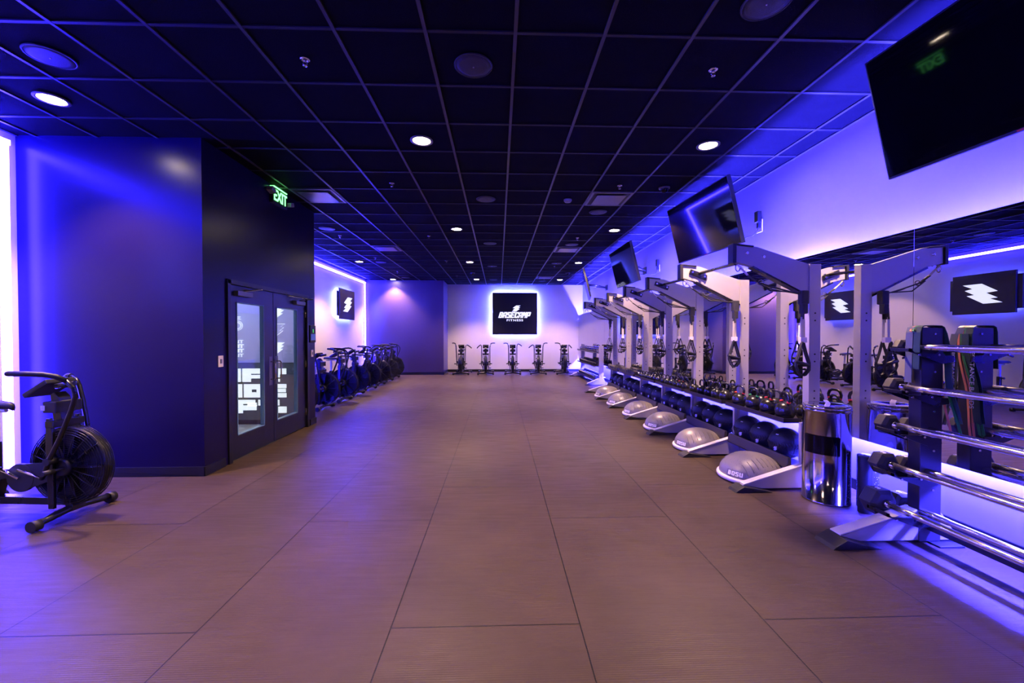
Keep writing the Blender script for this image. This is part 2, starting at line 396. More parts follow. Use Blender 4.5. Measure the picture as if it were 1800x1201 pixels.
# ------------------------------------------------------------ signs
def logo_panel(yc, label):
    t = thing('logo_panel', label, 'wall sign', (XL, yc, 2.45), 0, 'notched logo panels on the left wall')
    W2, H2 = .72, .47
    MB().box(.07, .11, -W2, W2, -H2 + .09, H2 - .09).build('back_layer', 'panelwood', t, bevel=.004)
    MB().box(.105, .15, -W2 + .09, W2 - .09, -H2, H2).build('front_layer', 'panelwood', t, bevel=.004)
    mt = frame((.152, 0, .0), (0, 1, 0), (0, 0, 1))
    MB().prism(bolt_poly(.80, .47), -.004, .008, 'z', mt).build('bolt_emblem', 'signlogo', t)
    MB().box(0, .07, -.3, .3, -.2, .2).build('standoff', 'blackm', t)
    i = .10
    tape_obj('halo_light', [(.02, .045, -W2 + i, W2 - i, H2 - i - .02, H2 - i), (.02, .045, -W2 + i, W2 - i, -H2 + i, -H2 + i + .02),
                            (.02, .045, -W2 + i, -W2 + i + .02, -H2 + i + .02, H2 - i - .02), (.02, .045, W2 - i - .02, W2 - i, -H2 + i + .02, H2 - i - .02)], 'ledh', t)
logo_panel(13.3, 'far notched black panel with white bolt emblem above the bikes')
logo_panel(9.3, 'middle notched black bolt panel, seen only in the mirror')
logo_panel(1.6, 'notched black bolt panel on the left wall beside the viewer')

t = thing('wall_sign', 'square black sign with white gym name and glowing blue edge on end wall', 'wall sign', (.655, YB, 2.35))
MB().box(-.905, .905, -.13, -.08, -.845, .845).build('face_panel', 'signface', t, bevel=.004)
MB().box(-.5, .5, -.08, 0, -.45, .45).build('standoff', 'blackm', t)
i = .05
tape_obj('halo_light', [(-.905 + i, .905 - i, -.05, -.02, .845 - i - .025, .845 - i), (-.905 + i, .905 - i, -.05, -.02, -.845 + i, -.845 + i + .025),
                        (-.905 + i, -.905 + i + .025, -.05, -.02, -.76, .76), (.905 - i - .025, .905 - i, -.05, -.02, -.74, .74)], 'leds', t)
mt = frame((0, -.131, 0), (1, 0, 0), (0, 0, 1))
MB().prism([(x + .05, y + .205) for x, y in bolt_poly(.36, .245)], -.002, .008, 'z', mt).build('bolt_emblem', 'signlogo', t)
block_text('name_lettering', 'BASECAMP', 1.34, .235, 'signlogo', t, mt @ Matrix.Translation((0, -.055, 0)))
text('small_lettering', 'FITNESS', .105, 'signlogo', t, mt @ Matrix.Translation((0, -.265, .004)), bold=.002, spacing=1.2, fit=(.66, .085))

# exit sign
t = thing('exit_sign', 'green lit EXIT sign with two emergency lamps above the double doors', 'exit sign', (BX, 5.88, 3.39))
MB().box(0, .05, -.19, .19, -.11, .105).build('housing', 'exitbox', t, bevel=.006)
text('exit_lettering', 'EXIT', .21, 'exit', t, frame((.053, 0, -.005), (0, 1, 0), (0, 0, 1)), bold=.004, sx=.80)
for sy in (-1, 1):
    MB().box(.02, .10, -.05, .05, -.03, .03).build('emergency_lamp', 'exitlamp', t, bevel=.01, loc=(.0, sy * .245, -.02 if sy > 0 else .03), rot=(sy * .3, 0, 0))
MB().box(0, .06, -.17, .17, .105, .118).build('top_light_slot', 'exit', t)

# ------------------------------------------------------------ double doors and entry room
t = struct(MB().box(BX - .13, BX + .02, DX[0], DX[0] + .06, 0, DX[2]).box(BX - .13, BX + .02, DX[1] - .06, DX[1], 0, DX[2]).box(BX - .13, BX + .02, DX[0], DX[1], DX[2] - .05, DX[2]).build('trim_2', 'base', bevel=.004))
def leaf(name, y0, y1, g0, g1, hinge, n):
    d = struct(MB().box(-.045, 0, 0, g0 - y0, .015, 2.066).box(-.045, 0, g1 - y0, y1 - y0, .015, 2.066).box(-.045, 0, g0 - y0, g1 - y0, .015, .285).box(-.045, 0, g0 - y0, g1 - y0, 1.875, 2.066)
               .build(name, 'door', bevel=.003, loc=(BX - .015, y0, 0)))
    st = MB()
    a, b = g0 - y0, g1 - y0
    st.box(-.05, .006, a, a + .012, .285, 1.875).box(-.05, .006, b - .012, b, .285, 1.875).box(-.05, .006, a, b, .285, .297).box(-.05, .006, a, b, 1.863, 1.875)
    st.build('glass_stop', 'edgeglass', d)
    MB().box(-.026, -.020, a + .01, b - .01, .293, 1.868).build('glass_pane', 'glass', d)
    hx = (y1 - y0) - .07 if hinge < 0 else .07
    MB().box(0, .004, hx - .035, hx + .035, .80, 1.19).build('push_plate', 'vent', d, bevel=.002)
    MB().tube([(.0, hx, .88), (.05, hx, .88), (.065, hx, .90), (.065, hx, 1.10), (.05, hx, 1.12), (0, hx, 1.12)], .009, 8).build('pull_handle', 'steelh', d)
    ha = .0 if hinge < 0 else (y1 - y0)
    for z in (.25, 1.02, 1.82):
        MB().tube([(.006, ha, z - .055), (.006, ha, z + .055)], .009, 8).build('hinge', 'steelh', d)
    c = MB()
    c0 = .09 if hinge < 0 else (y1 - y0) - .38
    c.box(0, .055, c0, c0 + .29, 1.945, 2.005); cl = c.build('door_closer', 'vent', d, bevel=.006)
    e = MB(); e.tube([(.03, c0 + .14, 2.012), (.16, c0 + .30, 2.045), (.02, c0 + .48 if hinge < 0 else c0 - .2, 2.055)], .009, 6)
    e.build('closer_arm', 'steelh', cl)
leaf('door_1', 4.855, 5.785, 4.99, 5.56, -1, 0)
leaf('door_2', 5.795, 6.725, 5.87, 6.46, 1, 1)
# entry room behind the glass
struct(MB().box(XL + .005, BX - .145, BY0 + .125, BY1 - .125, .001, .012).build('floor_entry', 'infloor'))
e = MB(); e.box(XL + .005, BX - .145, BY1 - .15, BY1 - .125, 1.03, 2.9); struct(e.build('wall_entry_inner', 'inwall'))
e = MB(); e.box(XL + .005, BX - .145, BY1 - .155, BY1 - .125, .09, 1.02); struct(e.build('wall_entry_wainscot', 'indark'))
e = MB(); e.box(XL + .005, XL + .02, BY0 + .13, BY1 - .16, .02, 2.9).box(XL + .02, BX - .15, BY0 + .125, BY0 + .14, .02, 2.9); struct(e.build('wall_entry_lining', 'inwall'))
struct(MB().box(XL + .005, BX - .145, BY0 + .125, BY1 - .125, 2.9, 2.93).build('ceiling_entry', 'inwall'))
t = thing('ceiling_lamp', 'white ceiling lamp in the bright entry room behind the doors', 'ceiling light', (-4.1, 6.0, 2.87))
MB().box(-.55, .55, -.06, .06, -.01, .03).build('diffuser', 'inlamp', t)
t = thing('entry_lettering', 'big white block lettering on the entry room wall seen through doors', 'wall lettering', (-3.9, BY1 - .157, 0))
yw = BY1 - .157
def px(u): return (u - 876.5) / F * yw + 3.9
def pz(v): return HC + (589.5 - v) / F * yw
def rects(name, rs):
    b = MB()
    for u0, u1, v0, v1 in rs: b.box(px(u0), px(u1), -.006, 0, pz(v1), pz(v0))
    return b.build(name, 'intext', t)
rects('letter_line', [(417, 432, 647, 670), (434.5, 449, 647, 670), (449, 469, 647, 656), (449, 467, 658, 664), (474, 509, 647, 657), (484.5, 498, 657, 670)])
rects('letter_line', [(417, 434, 674, 697), (437, 450, 674, 697), (450, 468, 674, 683), (450, 468, 688, 697), (458.5, 468, 683, 688), (474, 509, 674, 681), (474, 508, 682, 688), (474, 509, 689.5, 697)])
rects('letter_line', [(417, 435, 701, 724), (435, 456, 701, 708), (435, 458, 710.5, 719), (443, 458.5, 706, 712), (461, 497, 701, 711), (472, 487, 711, 724), (495, 509, 713, 724)])
for j, (v0, v1) in enumerate(((541, 560), (570, 591), (602, 622))):
    b = MB(); w = px(507) - px(480); h = pz(v0) - pz(v1)
    pl = [(x + (px(480) + px(507)) / 2, z + (pz(v0) + pz(v1)) / 2) for x, z in [((.5 - (.5 - x)) * 1, y) for x, y in bolt_poly(w, h)]]
    if j == 1:
        b.tube([(x, -.004, z) for x, z in pl], .004, 4, closed=True)
    else: b.prism(pl, -.006, 0, 'y')
    b.build('bolt_emblem', 'intext', t)
b = MB()
cx, cz = px(427), pz(573)
for r in (.085, .065, .05): b.tube([(cx + r * math.cos(a) * 1.0, -.004, cz + r * .9 * math.sin(a)) for a in [2 * PI * q / 20 for q in range(20)]], .0035, 4, closed=True)
b.box(cx - .06, cx + .06, -.006, 0, cz + .10, cz + .108).box(cx - .05, cx + .04, -.006, 0, cz + .12, cz + .128).box(cx - .05, cx + .05, -.006, 0, cz + .14, cz + .148)
b.build('round_emblem', 'intext', t)
for j, v in enumerate((601, 608.5, 616.5, 624.5)):
    text('small_lettering', 'NT', .075, 'intext', t, frame((px(429), -.004, pz(v)), (1, 0, 0), (0, 0, 1)), bold=.003 if j in (1, 2) else 0, sx=1.5)

def wplate(y, z, h, w, label, name='light_switch', cat='switch'):
    t = thing(name, label, cat, (BX, y, z))
    MB().box(0, .008, -w / 2, w / 2, -h / 2, h / 2).build('plate', 'plate', t, bevel=.002)
    MB().box(.006, .014, -w / 6, w / 6, -h / 5, h / 5).build('rocker', 'vent', t, bevel=.002)
wplate(4.68, 1.19, .125, .08, 'white wall switch plate left of the double doors')
wplate(6.93, 1.18, .115, .075, 'white wall switch plate right of the double doors')
t = thing('card_reader', 'black card reader screen on the wall right of the double doors', 'card reader', (BX, 6.90, 1.50))
MB().box(0, .035, -.10, .10, -.14, .14).build('body', 'blackm', t, bevel=.008)
MB().box(.035, .038, -.08, .08, -.10, .0).build('display', 'rdr', t)
MB().box(.035, .038, -.008, .008, .02, .08).build('indicator', 'rdg', t)

# ------------------------------------------------------------ ceiling fixtures
def downlight(x, y, label, n=[0]):
    t = thing('recessed_downlight', label, 'ceiling light', (x, y, CE), 0, 'recessed downlights')
    MB().lathe([(.118, 0), (.118, -.006), (.095, -.010), (.088, -.002), (.088, .002)], n=32).build('trim_ring', 'trimr', t)
    MB().lathe([(.0001, -.004), (.086, -.004), (.086, .0), (.0001, .0)], n=32).build('lens', 'lens', t)
    L = bpy.data.lights.new('downlight_beam', 'SPOT'); L.energy = DOWN_W; L.color = DOWN_COL; L.spot_size = math.radians(104); L.spot_blend = .55
    L.shadow_soft_size = .07
    lo = bpy.data.objects.new('beam', L); COL.objects.link(lo); lo.parent = t; lo.location = (0, 0, -.03)
rowname = {-3.855: 'left', -.805: 'centre', 2.25: 'right'}
for x, yl in ((-3.855, (-.2, 3.72, 11.58, 15.22)), (-.805, (-2.8, .80, 4.38, 7.98, 11.57, 15.10)), (2.25, (-2.8, 4.39, 7.98, 11.57, 15.12))):
    for y in yl:
        w = 'behind the viewer' if y < 0 else ('nearly overhead' if y < 1 else ('nearest shown' if y < 5 else ('second shown' if y < 9 else ('third shown' if y < 13 else 'farthest, near the end wall'))))
        if x < -3 and y > 11: w = 'over the bike row' if y < 13 else 'washing the corner wall beyond the bikes'
        downlight(x, y, 'warm recessed downlight, %s column of the ceiling, %s' % (rowname[x], w))
def speaker(x, y, label):
    t = thing('ceiling_speaker', label, 'speaker', (x, y, CE), 0, 'round ceiling speakers')
    MB().lathe([(.0001, -.010), (.10, -.009), (.132, -.006), (.132, .0)], n=32).build('grille', 'grille', t)
    MB().lathe([(.132, 0), (.132, -.008), (.142, -.006), (.146, 0)], n=32).build('rim', 'blackm', t)
    MB().ball((0, 0, -.011), .006, 8, 6).build('badge', 'chromeb', t)
for x, yl, c in ((-3.28, (3.16, 8.03, 11.65, 14.7), 'left'), (-.19, (3.16, 6.22, 9.2, 12.22, 15.2), 'centre'), (1.645, (2.51, 6.81, 9.26, 11.68, 15.5), 'right')):
    for y in yl:
        speaker(x, y, 'round ceiling speaker in the %s column, %s' % (c, ['nearest to viewer', 'second away', 'third away', 'fourth away', 'farthest away'][yl.index(y)]))
def sprinkler(x, y, label):
    t = thing('ceiling_sprinkler', label, 'sprinkler', (x, y, CE), 0, 'ceiling sprinklers')
    MB().lathe([(.034, 0), (.034, -.004), (.020, -.008), (.014, -.004), (.014, 0)], n=20).build('escutcheon', 'chromeb', t)
    MB().tube([(0, 0, 0), (0, 0, -.02)], .008, 8).tube([(-.012, 0, -.018), (-.016, 0, -.032), (0, 0, -.045)], .003, 5).tube([(.012, 0, -.018), (.016, 0, -.032), (0, 0, -.045)], .003, 5).build('head', 'chromeb', t)
    MB().lathe([(.0001, -.045), (.016, -.045), (.016, -.048), (.0001, -.048)], n=12).build('deflector', 'chromeb', t)
for x, yl, c in ((-3.24, (8.57, 10.98, 13.41), 'left'), (-1.43, (3.13, 5.61, 8.56, 11.4, 14.2), 'centre'), (1.65, (3.15, 5.60, 8.61, 12.16, 14.9), 'right')):
    for i, y in enumerate(yl): sprinkler(x, y, 'small metal ceiling sprinkler in the %s column, %s' % (c, ['nearest to viewer', 'second away', 'third away', 'fourth away', 'farthest away'][i]))
def vent(x, y, label):
    t = thing('ceiling_vent', label, 'vent', (x, y, CE), 0, 'square ceiling vents')
    MB().box(-.295, .295, -.295, -.265, -.008, .004).box(-.295, .295, .265, .295, -.008, .004).box(-.295, -.265, -.265, .265, -.008, .004).box(.265, .295, -.265, .265, -.008, .004).build('frame', 'vent', t)
    MB().box(-.265, .265, -.265, .265, .0, .006).build('duct_shadow', 'ventd', t)
    MB().box(-.21, .21, -.21, .21, -.022, -.016).box(-.02, .02, -.02, .02, -.017, .004).build('face_plate', 'vent', t, bevel=.002)
vent(-2.63, 6.16, 'square ceiling vent just past the exit sign')
vent(1.64, 6.16, 'square ceiling vent nearest on the right')
vent(-2.63, 9.80, 'square ceiling vent beyond the entry block, left side')
vent(1.64, 9.80, 'square ceiling vent second on the right')
vent(1.64, 14.55, 'square ceiling vent close to the end wall')
t = thing('smoke_detector', 'small round smoke detector on the ceiling right of centre', 'smoke detector', (1.04, 6.2, CE))
MB().lathe([(.06, 0), (.06, -.02), (.045, -.04), (.0001, -.043)], n=24).build('shell', 'exitlamp', t)
MB().lathe([(.05, -.022), (.053, -.026), (.05, -.030)], n=24).build('vent_slot', 'ventd', t)
for x, y, lb in ((2.29, 5.66, 'small dome camera on the ceiling above the rig'), (-.846, 13.55, 'small dome camera on the far ceiling, centre'), (2.264, 13.45, 'small dome camera on the far ceiling, right')):
    t = thing('dome_camera', lb, 'security camera', (x, y, CE), 0)
    MB().lathe([(.075, 0), (.075, -.012), (.06, -.02)], n=24).build('housing', 'trimr', t)
    MB().ball((0, 0, -.018), .055, 20, 10).build('dome', 'screen', t)

# ------------------------------------------------------------ televisions
def tv(x, y, z, yaw, tilt, label):
    t = thing('wall_television', label, 'television', (x, y, z)); t.rotation_euler = (0, math.radians(-tilt), math.radians(yaw)); t['group'] = 'televisions above the mirrors'
    MB().box(0, .05, -.725, .725, -.415, .415).build('case', 'bezel', t, bevel=.006)
    MB().box(-.0015, .001, -.713, .713, -.400, .403).build('screen', 'screen', t)
    MB().box(-.004, .0, -.03, .03, -.412, -.404).build('status_light', 'red', t)
    MB().box(.05, .085, -.35, .35, -.2, .2).build('rear_hump', 'blackm', t, bevel=.01)
    R = Matrix.Rotation(math.radians(-tilt), 4, 'Y'); R = Matrix.Rotation(math.radians(yaw), 4, 'Z') @ R
    Ri = (Matrix.Translation((x, y, z)) @ R).inverted()
    b = MB()
    for sy in (-.12, .12):
        a = Ri @ V(XR, y + .6 + sy * .4, z - .0); c = V(.08, sy, 0)
        b.tube([c, (a + c) / 2 + V(0, sy * .8, 0), a], .016, 8)
    b.build('mount_arm', 'black', t)
    mt = Ri @ Matrix.Translation((XR, y + .6, z))
    b = MB(); b.box(-.02, 0, -.10, .10, -.08, .08, mt); b.build('wall_plate', 'black', t)
tv(2.72, 2.13, 2.985, 4, 14, 'largest looking television, nearest, cut by the right edge')
tv(2.745, 5.57, 2.985, 5, 14, 'second television along the right wall, above the nearest rig arms')
tv(2.72, 8.98, 2.985, 1, 14, 'third television along the right wall, reflecting a blue corner')
tv(2.63, 12.4, 2.985, -11, 14, 'farthest television, seen nearly edge on')
for y, lb in ((5.33, 'wall outlet with cables right of the second television'), (8.75, 'wall outlet with cables right of the third television'), (1.9, 'wall outlet with cables behind the nearest television')):
    t = thing('wall_outlet', lb, 'outlet', (XR, y, 2.93))
    MB().box(-.012, 0, -.06, .06, -.10, .06).build('plate', 'plate', t, bevel=.002)
    MB().box(-.06, -.01, -.045, .03, .03, .17).box(-.05, -.012, -.04, .0, -.05, .02).build('adapter', 'blackm', t, bevel=.005)
    MB().tube([(-.04, -.02, .03), (-.05, -.03, -.08), (-.06, .05, -.13), (-.10, .3, -.12), (-.3, .5, -.06), (-.52, .5, .02)], .005, 6).build('cable', 'blackm', t)

# ------------------------------------------------------------ rig along the mirrors
D0, DP, NU = 3.86, 1.12, 7
rig = thing('training_rig', 'long grey steel training rig with seven arched posts along the mirrors', 'training rig', (3.0, D0, 0))
def R(x, y, z): return (x - 3.0, y - D0, z)
UX = 3.0
def rbox(b, x0, x1, y0, y1, z0, z1): return b.box(x0 - 3, x1 - 3, y0 - D0, y1 - D0, z0, z1)
for k in range(NU):
    y = D0 + DP * k
    b = MB(); rbox(b, UX - .055, UX + .055, y - .04, y + .04, .012, 2.155); up_ = b.build('upright', 'rig', rig, bevel=.004)
    b = MB()
    for z in (.88, .95, 1.23, 1.30, 1.62, 1.69):
        b.tube([(UX - 3, y - .043 - D0, z), (UX - 3, y - .0395 - D0, z)], .008, 8)
    b.build('bolt_hole', 'ventd', up_)
    pl = [(UX - .056, 2.155), (UX - .56, 2.315), (UX - .76, 2.325), (UX - .76, 2.17), (UX - .62, 2.135), (UX - .056, 1.865)]
    b = MB(); b.prism([(p[0] - 3, p[1]) for p in pl], y - .03 - D0, y + .03 - D0, 'y'); arm = b.build('arm', 'rig', rig, bevel=.003)
    b = MB(); b.prism([(p[0] - 3, p[1]) for p in [(UX - .60, 2.325), (UX - .80, 2.345), (UX - .80, 2.16), (UX - .765, 2.16), (UX - .765, 2.325), (UX - .60, 2.31)]], y - .045 - D0, y + .045 - D0, 'y')
    b.build('end_pad', 'rubber', arm, bevel=.004)
    b = MB(); b.prism([(p[0] - 3, p[1]) for p in [(UX - .60, 2.135), (UX - .056, 1.862), (UX - .056, 1.845), (UX - .61, 2.12)]], y - .036 - D0, y + .036 - D0, 'y')
    b.build('lower_strip', 'black', arm)
    b = MB()
    for bx, bz in ((.66, 2.255), (.50, 2.22)): b.tube([(-bx, y - .045 - D0, bz), (-bx, y + .045 - D0, bz)], .013, 8)
    b.build('arm_bolt', 'chromeb', arm)
    # foot
    b = MB(); b.prism([(p[0] - 3, p[1]) for p in [(2.32, .02), (2.32, .05), (2.96, .245), (2.96, .02)]], y - .028 - D0, y + .028 - D0, 'y'); ft = b.build('foot', 'rig', rig, bevel=.003)
    b = MB(); b.prism([(p[0] - 3, p[1]) for p in [(2.33, .056), (2.94, .243), (2.94, .252), (2.33, .065)]], y - .034 - D0, y + .034 - D0, 'y'); b.build('foot_cap', 'rigedge', ft, bevel=.002)
    b = MB(); b.prism([(p[0] - 3, p[1]) for p in [(2.22, .0), (2.24, .02), (2.30, .055), (2.50, .022), (2.58, .0)]], y - .09 - D0, y + .05 - D0, 'y'); b.build('foot_pad', 'rubber', ft, bevel=.004)
    b = MB(); rbox(b, 2.96, 3.2, y - .08, y + .08, 0, .012); b.build('base_plate', 'tray', rig)
    # front support post
    b = MB(); rbox(b, 2.895, 2.93, y - .018, y + .018, .25, .64); b.build('support_post', 'rig', rig, bevel=.002)
    b = MB(); rbox(b, 2.93, 2.95, y - .018, y + .018, .30, .36); rbox(b, 2.93, 2.95, y - .018, y + .018, .58, .63); b.build('post_bracket', 'tray', rig)
for k in range(NU - 1):
    ya, yb = D0 + DP * k, D0 + DP * (k + 1)
    b = MB(); b.tube([R(2.27, ya + .03, 2.165), R(2.30, ya + .07, 2.175), R(2.42, yb - .11, 2.225), R(2.44, yb - .04, 2.225)], .017, 10)
    bar = b.build('pull_up_bar', 'black', rig)
    b = MB(); b.box(-.11, .11, -.014, .0, -.032, .032, Matrix.Translation(R(2.42, yb - .032, 2.215)) @ Matrix.Rotation(.35, 4, 'Y')); b.build('mounting_plate', 'black', bar, bevel=.006)
    MB().tube([R(2.345, yb - .06, 2.245), R(2.345, yb - .04, 2.245)], .013, 8).build('plate_bolt', 'chromeb', bar); MB().tube([R(2.495, yb - .06, 2.19), R(2.495, yb - .04, 2.19)], .013, 8).build('plate_bolt', 'chromeb', bar)
    # upper tray
    a, c = ya + .05, yb - .035
    b = MB()
    b.prism([(p[0] - 3, p[1]) for p in [(2.77, .625), (3.18, .625), (3.18, .633), (2.778, .633), (2.778, .67), (2.77, .67)]], a - D0, c - D0, 'y')
    b.prism([(p[0] - 3, p[1]) for p in [(2.77, .625), (2.945, .625), (2.945, .67), (2.77, .67)]], a - D0, a + .006 - D0, 'y')
    b.prism([(p[0] - 3, p[1]) for p in [(2.77, .625), (2.945, .625), (2.945, .67), (2.77, .67)]], c - .006 - D0, c - D0, 'y')
    b.build('upper_tray', 'tray', rig)
    b = MB()
    b.prism([(p[0] - 3, p[1]) for p in [(2.80, .185), (2.815, .285), (2.845, .285), (2.85, .20), (3.19, .185), (3.19, .165), (2.83, .165)]], a - D0, c - D0, 'y')
    b.build('lower_tray', 'tray', rig, bevel=.003)
    b = MB(); rbox(b, UX + .02, UX + .05, ya + .04, yb - .04, .02, .06); b.build('rear_brace', 'tray', rig)

# ------------------------------------------------------------ suspension trainers
def trainer():
    t = thing('suspension_trainer', '', 'suspension trainer', (0, 0, 0), 0)
    # local origin = arm tip underside, x toward the mirror
    arc = [(0, 0, 0), (.10, 0, -.10), (.20, 0, -.17), (.34, -.01, -.215), (.50, -.03, -.26), (.60, -.05, -.28)]
    b = MB(); b.ribbon(arc[:3], .030, .004, (0, 1, 0)); b.build('cream_strap', 'cream', t)
    b = MB(); b.ribbon(arc[1:], .032, .007, (0, 1, 0)); b.tube([(.16, -.02, -.15), (.30, -.03, -.25), (.45, -.04, -.26), (.6, -.05, -.27)], .006, 6).tube([(.2, .02, -.17), (.36, .02, -.235), (.6, -.04, -.285)], .005, 6).build('anchor_strap', 'strap', t)
    b = MB(); b.tube([(.005 + .022 * math.cos(q), 0, -.03 + .035 * math.sin(q)) for q in [2 * PI * i / 12 for i in range(12)]], .006, 6, closed=True)
    b.build('carabiner', 'chromeb', t)
    b = MB(); b.tube([(.22 + .03 * math.cos(q), -.01, -.17 + .022 * math.sin(q)) for q in [2 * PI * i / 12 for i in range(12)]], .005, 6, closed=True); b.build('ring', 'chromeb', t)
    b = MB(); b.box(.57, .64, -.085, -.02, -.38, -.25).box(.575, .625, -.09, -.03, -.47, -.37); b.build('strap_bundle', 'strap', t, bevel=.012)
    x0 = .585
    b = MB(); b.ribbon([(x0, -.07, -.40), (x0 - .005, -.075, -.52)], .04, .008, (0, 1, 0)).ribbon([(x0 + .01, -.05, -.4), (x0 + .01, -.055, -.55)], .03, .006, (1, 0, 0)); b.build('drop_strap', 'strap', t)
    b = MB(); b.ribbon([(x0 - .012, -.078, -.50), (x0 - .014, -.08, -.70)], .024, .005, (1, 0, 0)).ribbon([(x0 + .018, -.06, -.52), (x0 + .02, -.06, -.72)], .024, .005, (1, 0, 0)); b.build('cream_strap', 'cream', t)
    b = MB(); b.box(x0 - .03, x0 + .03, -.092, -.055, -.74, -.69); b.build('label_patch', 'plate', t, bevel=.003)
    for s in (-1, 1):
        cx = x0 + s * .022; cy = -.075 + s * .02
        lp = [(cx, cy, -.73), (cx - .055, cy, -.90), (cx - .06, cy, -.96), (cx - .03, cy, -1.03), (cx + .02, cy, -1.05), (cx + .06, cy, -1.00), (cx + .06, cy, -.93), (cx + .03, cy, -.84)]
        b = MB(); b.ribbon(lp + [lp[0]], .026, .006, (0, 1, 0)); h = b.build('handle_loop', 'strap', t)
        b = MB(); b.tube([(cx - .065, cy, -.93 - s * .02), (cx + .062, cy, -.95)], [.017, .017], 10); b.build('grip', 'rubber', h)
        b = MB(); b.tube([(cx, cy - .02, -1.04 + .055), (cx - .045, cy, -1.0), (cx, cy + .015, -1.06), (cx + .045, cy, -1.0)], .009, 6, closed=True); b.build('foot_cradle', 'rubber', h)
    return t
tr0 = trainer()
tnames = ['beside the steel wipe bin', 'right of the mirrored trainer, second from viewer', 'third from viewer', 'fourth from viewer', 'fifth from viewer', 'sixth from viewer', 'hanging near the dumbbell rack, farthest']
for k in range(NU):
    o = tr0 if k == 0 else copy_tree(tr0)
    o.location = (2.26, D0 + DP * k - .015, 2.15 + (0 if k == 0 else .0)); o['label'] = 'black suspension trainer on a rig post, ' + tnames[k]; o['group'] = 'suspension trainers on the rig'

# ------------------------------------------------------------ kettlebells
def kettlebell(band):
    t = thing('kettlebell', '', 'kettlebell')
    MB().lathe([(.0001, 0), (.060, 0), (.078, .018), (.094, .055), (.098, .095), (.090, .135), (.070, .165), (.040, .185), (.0001, .19)], n=20).build('body', 'kettle', t)
    b = MB(); b.tube([(0, -.052, .155), (0, -.072, .195), (0, -.078, .235), (0, -.064, .272), (0, -.03, .292), (0, .03, .292), (0, .064, .272), (0, .078, .235), (0, .072, .195), (0, .052, .155)], .0165, 8)
    h = b.build('handle', 'kettle', t)
    if band:
        b = MB(); b.tube([(0, -.0655, .183), (0, -.0725, .200)], .0185, 8).tube([(0, .0655, .183), (0, .0725, .200)], .0185, 8); b.build('colour_band', band, h)
    return t
kp = {None: kettlebell(None), 'red': kettlebell('red'), 'green': kettlebell('green')}
used = set()
def place_proto(table, key, loc, rz, sc, label, group):
    o = table[key] if key not in used_keys(table) else copy_tree(table[key])
    mark(table, key)
    o.location = loc; o.rotation_euler = (0, 0, rz); o.scale = (sc, sc, sc); o['label'] = label; o['group'] = group
    return o
_u = {}
def used_keys(tb): return _u.setdefault(id(tb), set())
def mark(tb, k): _u.setdefault(id(tb), set()).add(k)
TRAY = ['nearest', 'second', 'third', 'fourth', 'fifth', 'farthest']
for bay, (n, s0) in enumerate(((4, .93), (5, .80), (6, .66), (7, .55))):
    ya = D0 + DP * bay + .05; L = DP - .085
    for row, x in enumerate((2.885, 3.10)):
        for i in range(n):
            s = s0 * (1 - .035 * i) if row == 0 else s0 * (.88 - .02 * i)
            y = ya + L * (i + .55) / n
            if row == 1:
                y = ya + .045 + (L - .13) * (i + .5) / n
            key = None
            if bay == 0 and row == 0: key = ['red', 'red', 'green', 'red'][i]
            if bay == 2 and i in (1,) : key = 'red'
            if x + .1 * s > 3.19: x = 3.19 - .1 * s
            col = 'black kettlebell' if key is None else 'black kettlebell with %s handle bands' % key
            place_proto(kp, key, (x + random.uniform(-.008, .008), y, .6335), random.uniform(-.5, .5) + PI / 2 * .15, s,
                        '%s, %s in %s row of the %s rig tray' % (col, ORD[i], 'front' if row == 0 else 'back', TRAY[bay]), 'kettlebells on the rig trays')

# ------------------------------------------------------------ dumbbells
def hexpoly(r, ph=0): return [(r * math.cos(ph + PI / 3 * i), r * math.sin(ph + PI / 3 * i)) for i in range(6)]
def dumbbell(hm, bm_):
    t = thing('hex_dumbbell', '', 'dumbbell')
    MB().tube([(-.07, 0, .05), (-.02, 0, .05), (0, 0, .05), (.02, 0, .05), (.07, 0, .05)], [.012, .015, .017, .015, .012], 8).build('handle', bm_, t)
    for s in (-1, 1):
        b = MB(); vs = []
        for xx, r in ((.065, .048), (.075, .057), (.125, .057), (.138, .046)):
            vs += [(s * xx, r * math.cos(PI / 6 + PI / 3 * i), .05 + r * math.sin(PI / 6 + PI / 3 * i)) for i in range(6)]
        fs = [tuple(range(6)), tuple(range(23, 17, -1))]
        for q in range(3):
            for i in range(6): fs.append((q * 6 + i, q * 6 + (i + 1) % 6, q * 6 + 6 + (i + 1) % 6, q * 6 + 6 + i))
        b.add(vs, fs); b.build('head', hm, t)
    return t
dbp = {'black': dumbbell('hexr', 'chrome'), 'bright': dumbbell('chrome', 'chrome'), 'iron': dumbbell('iron', 'chrome')}
for bay in (4, 5):
    ya = D0 + DP * bay + .05; L = DP - .085; n = 8
    for i in range(n):
        s = 1.15 if bay == 4 else 1.0
        place_proto(dbp, 'black', (2.945, ya + L * (i + .5) / n, .6335), 0, s, 'black hex dumbbell, %s on the %s rig tray' % (ORD[i], TRAY[bay]), 'dumbbells on the rig trays')

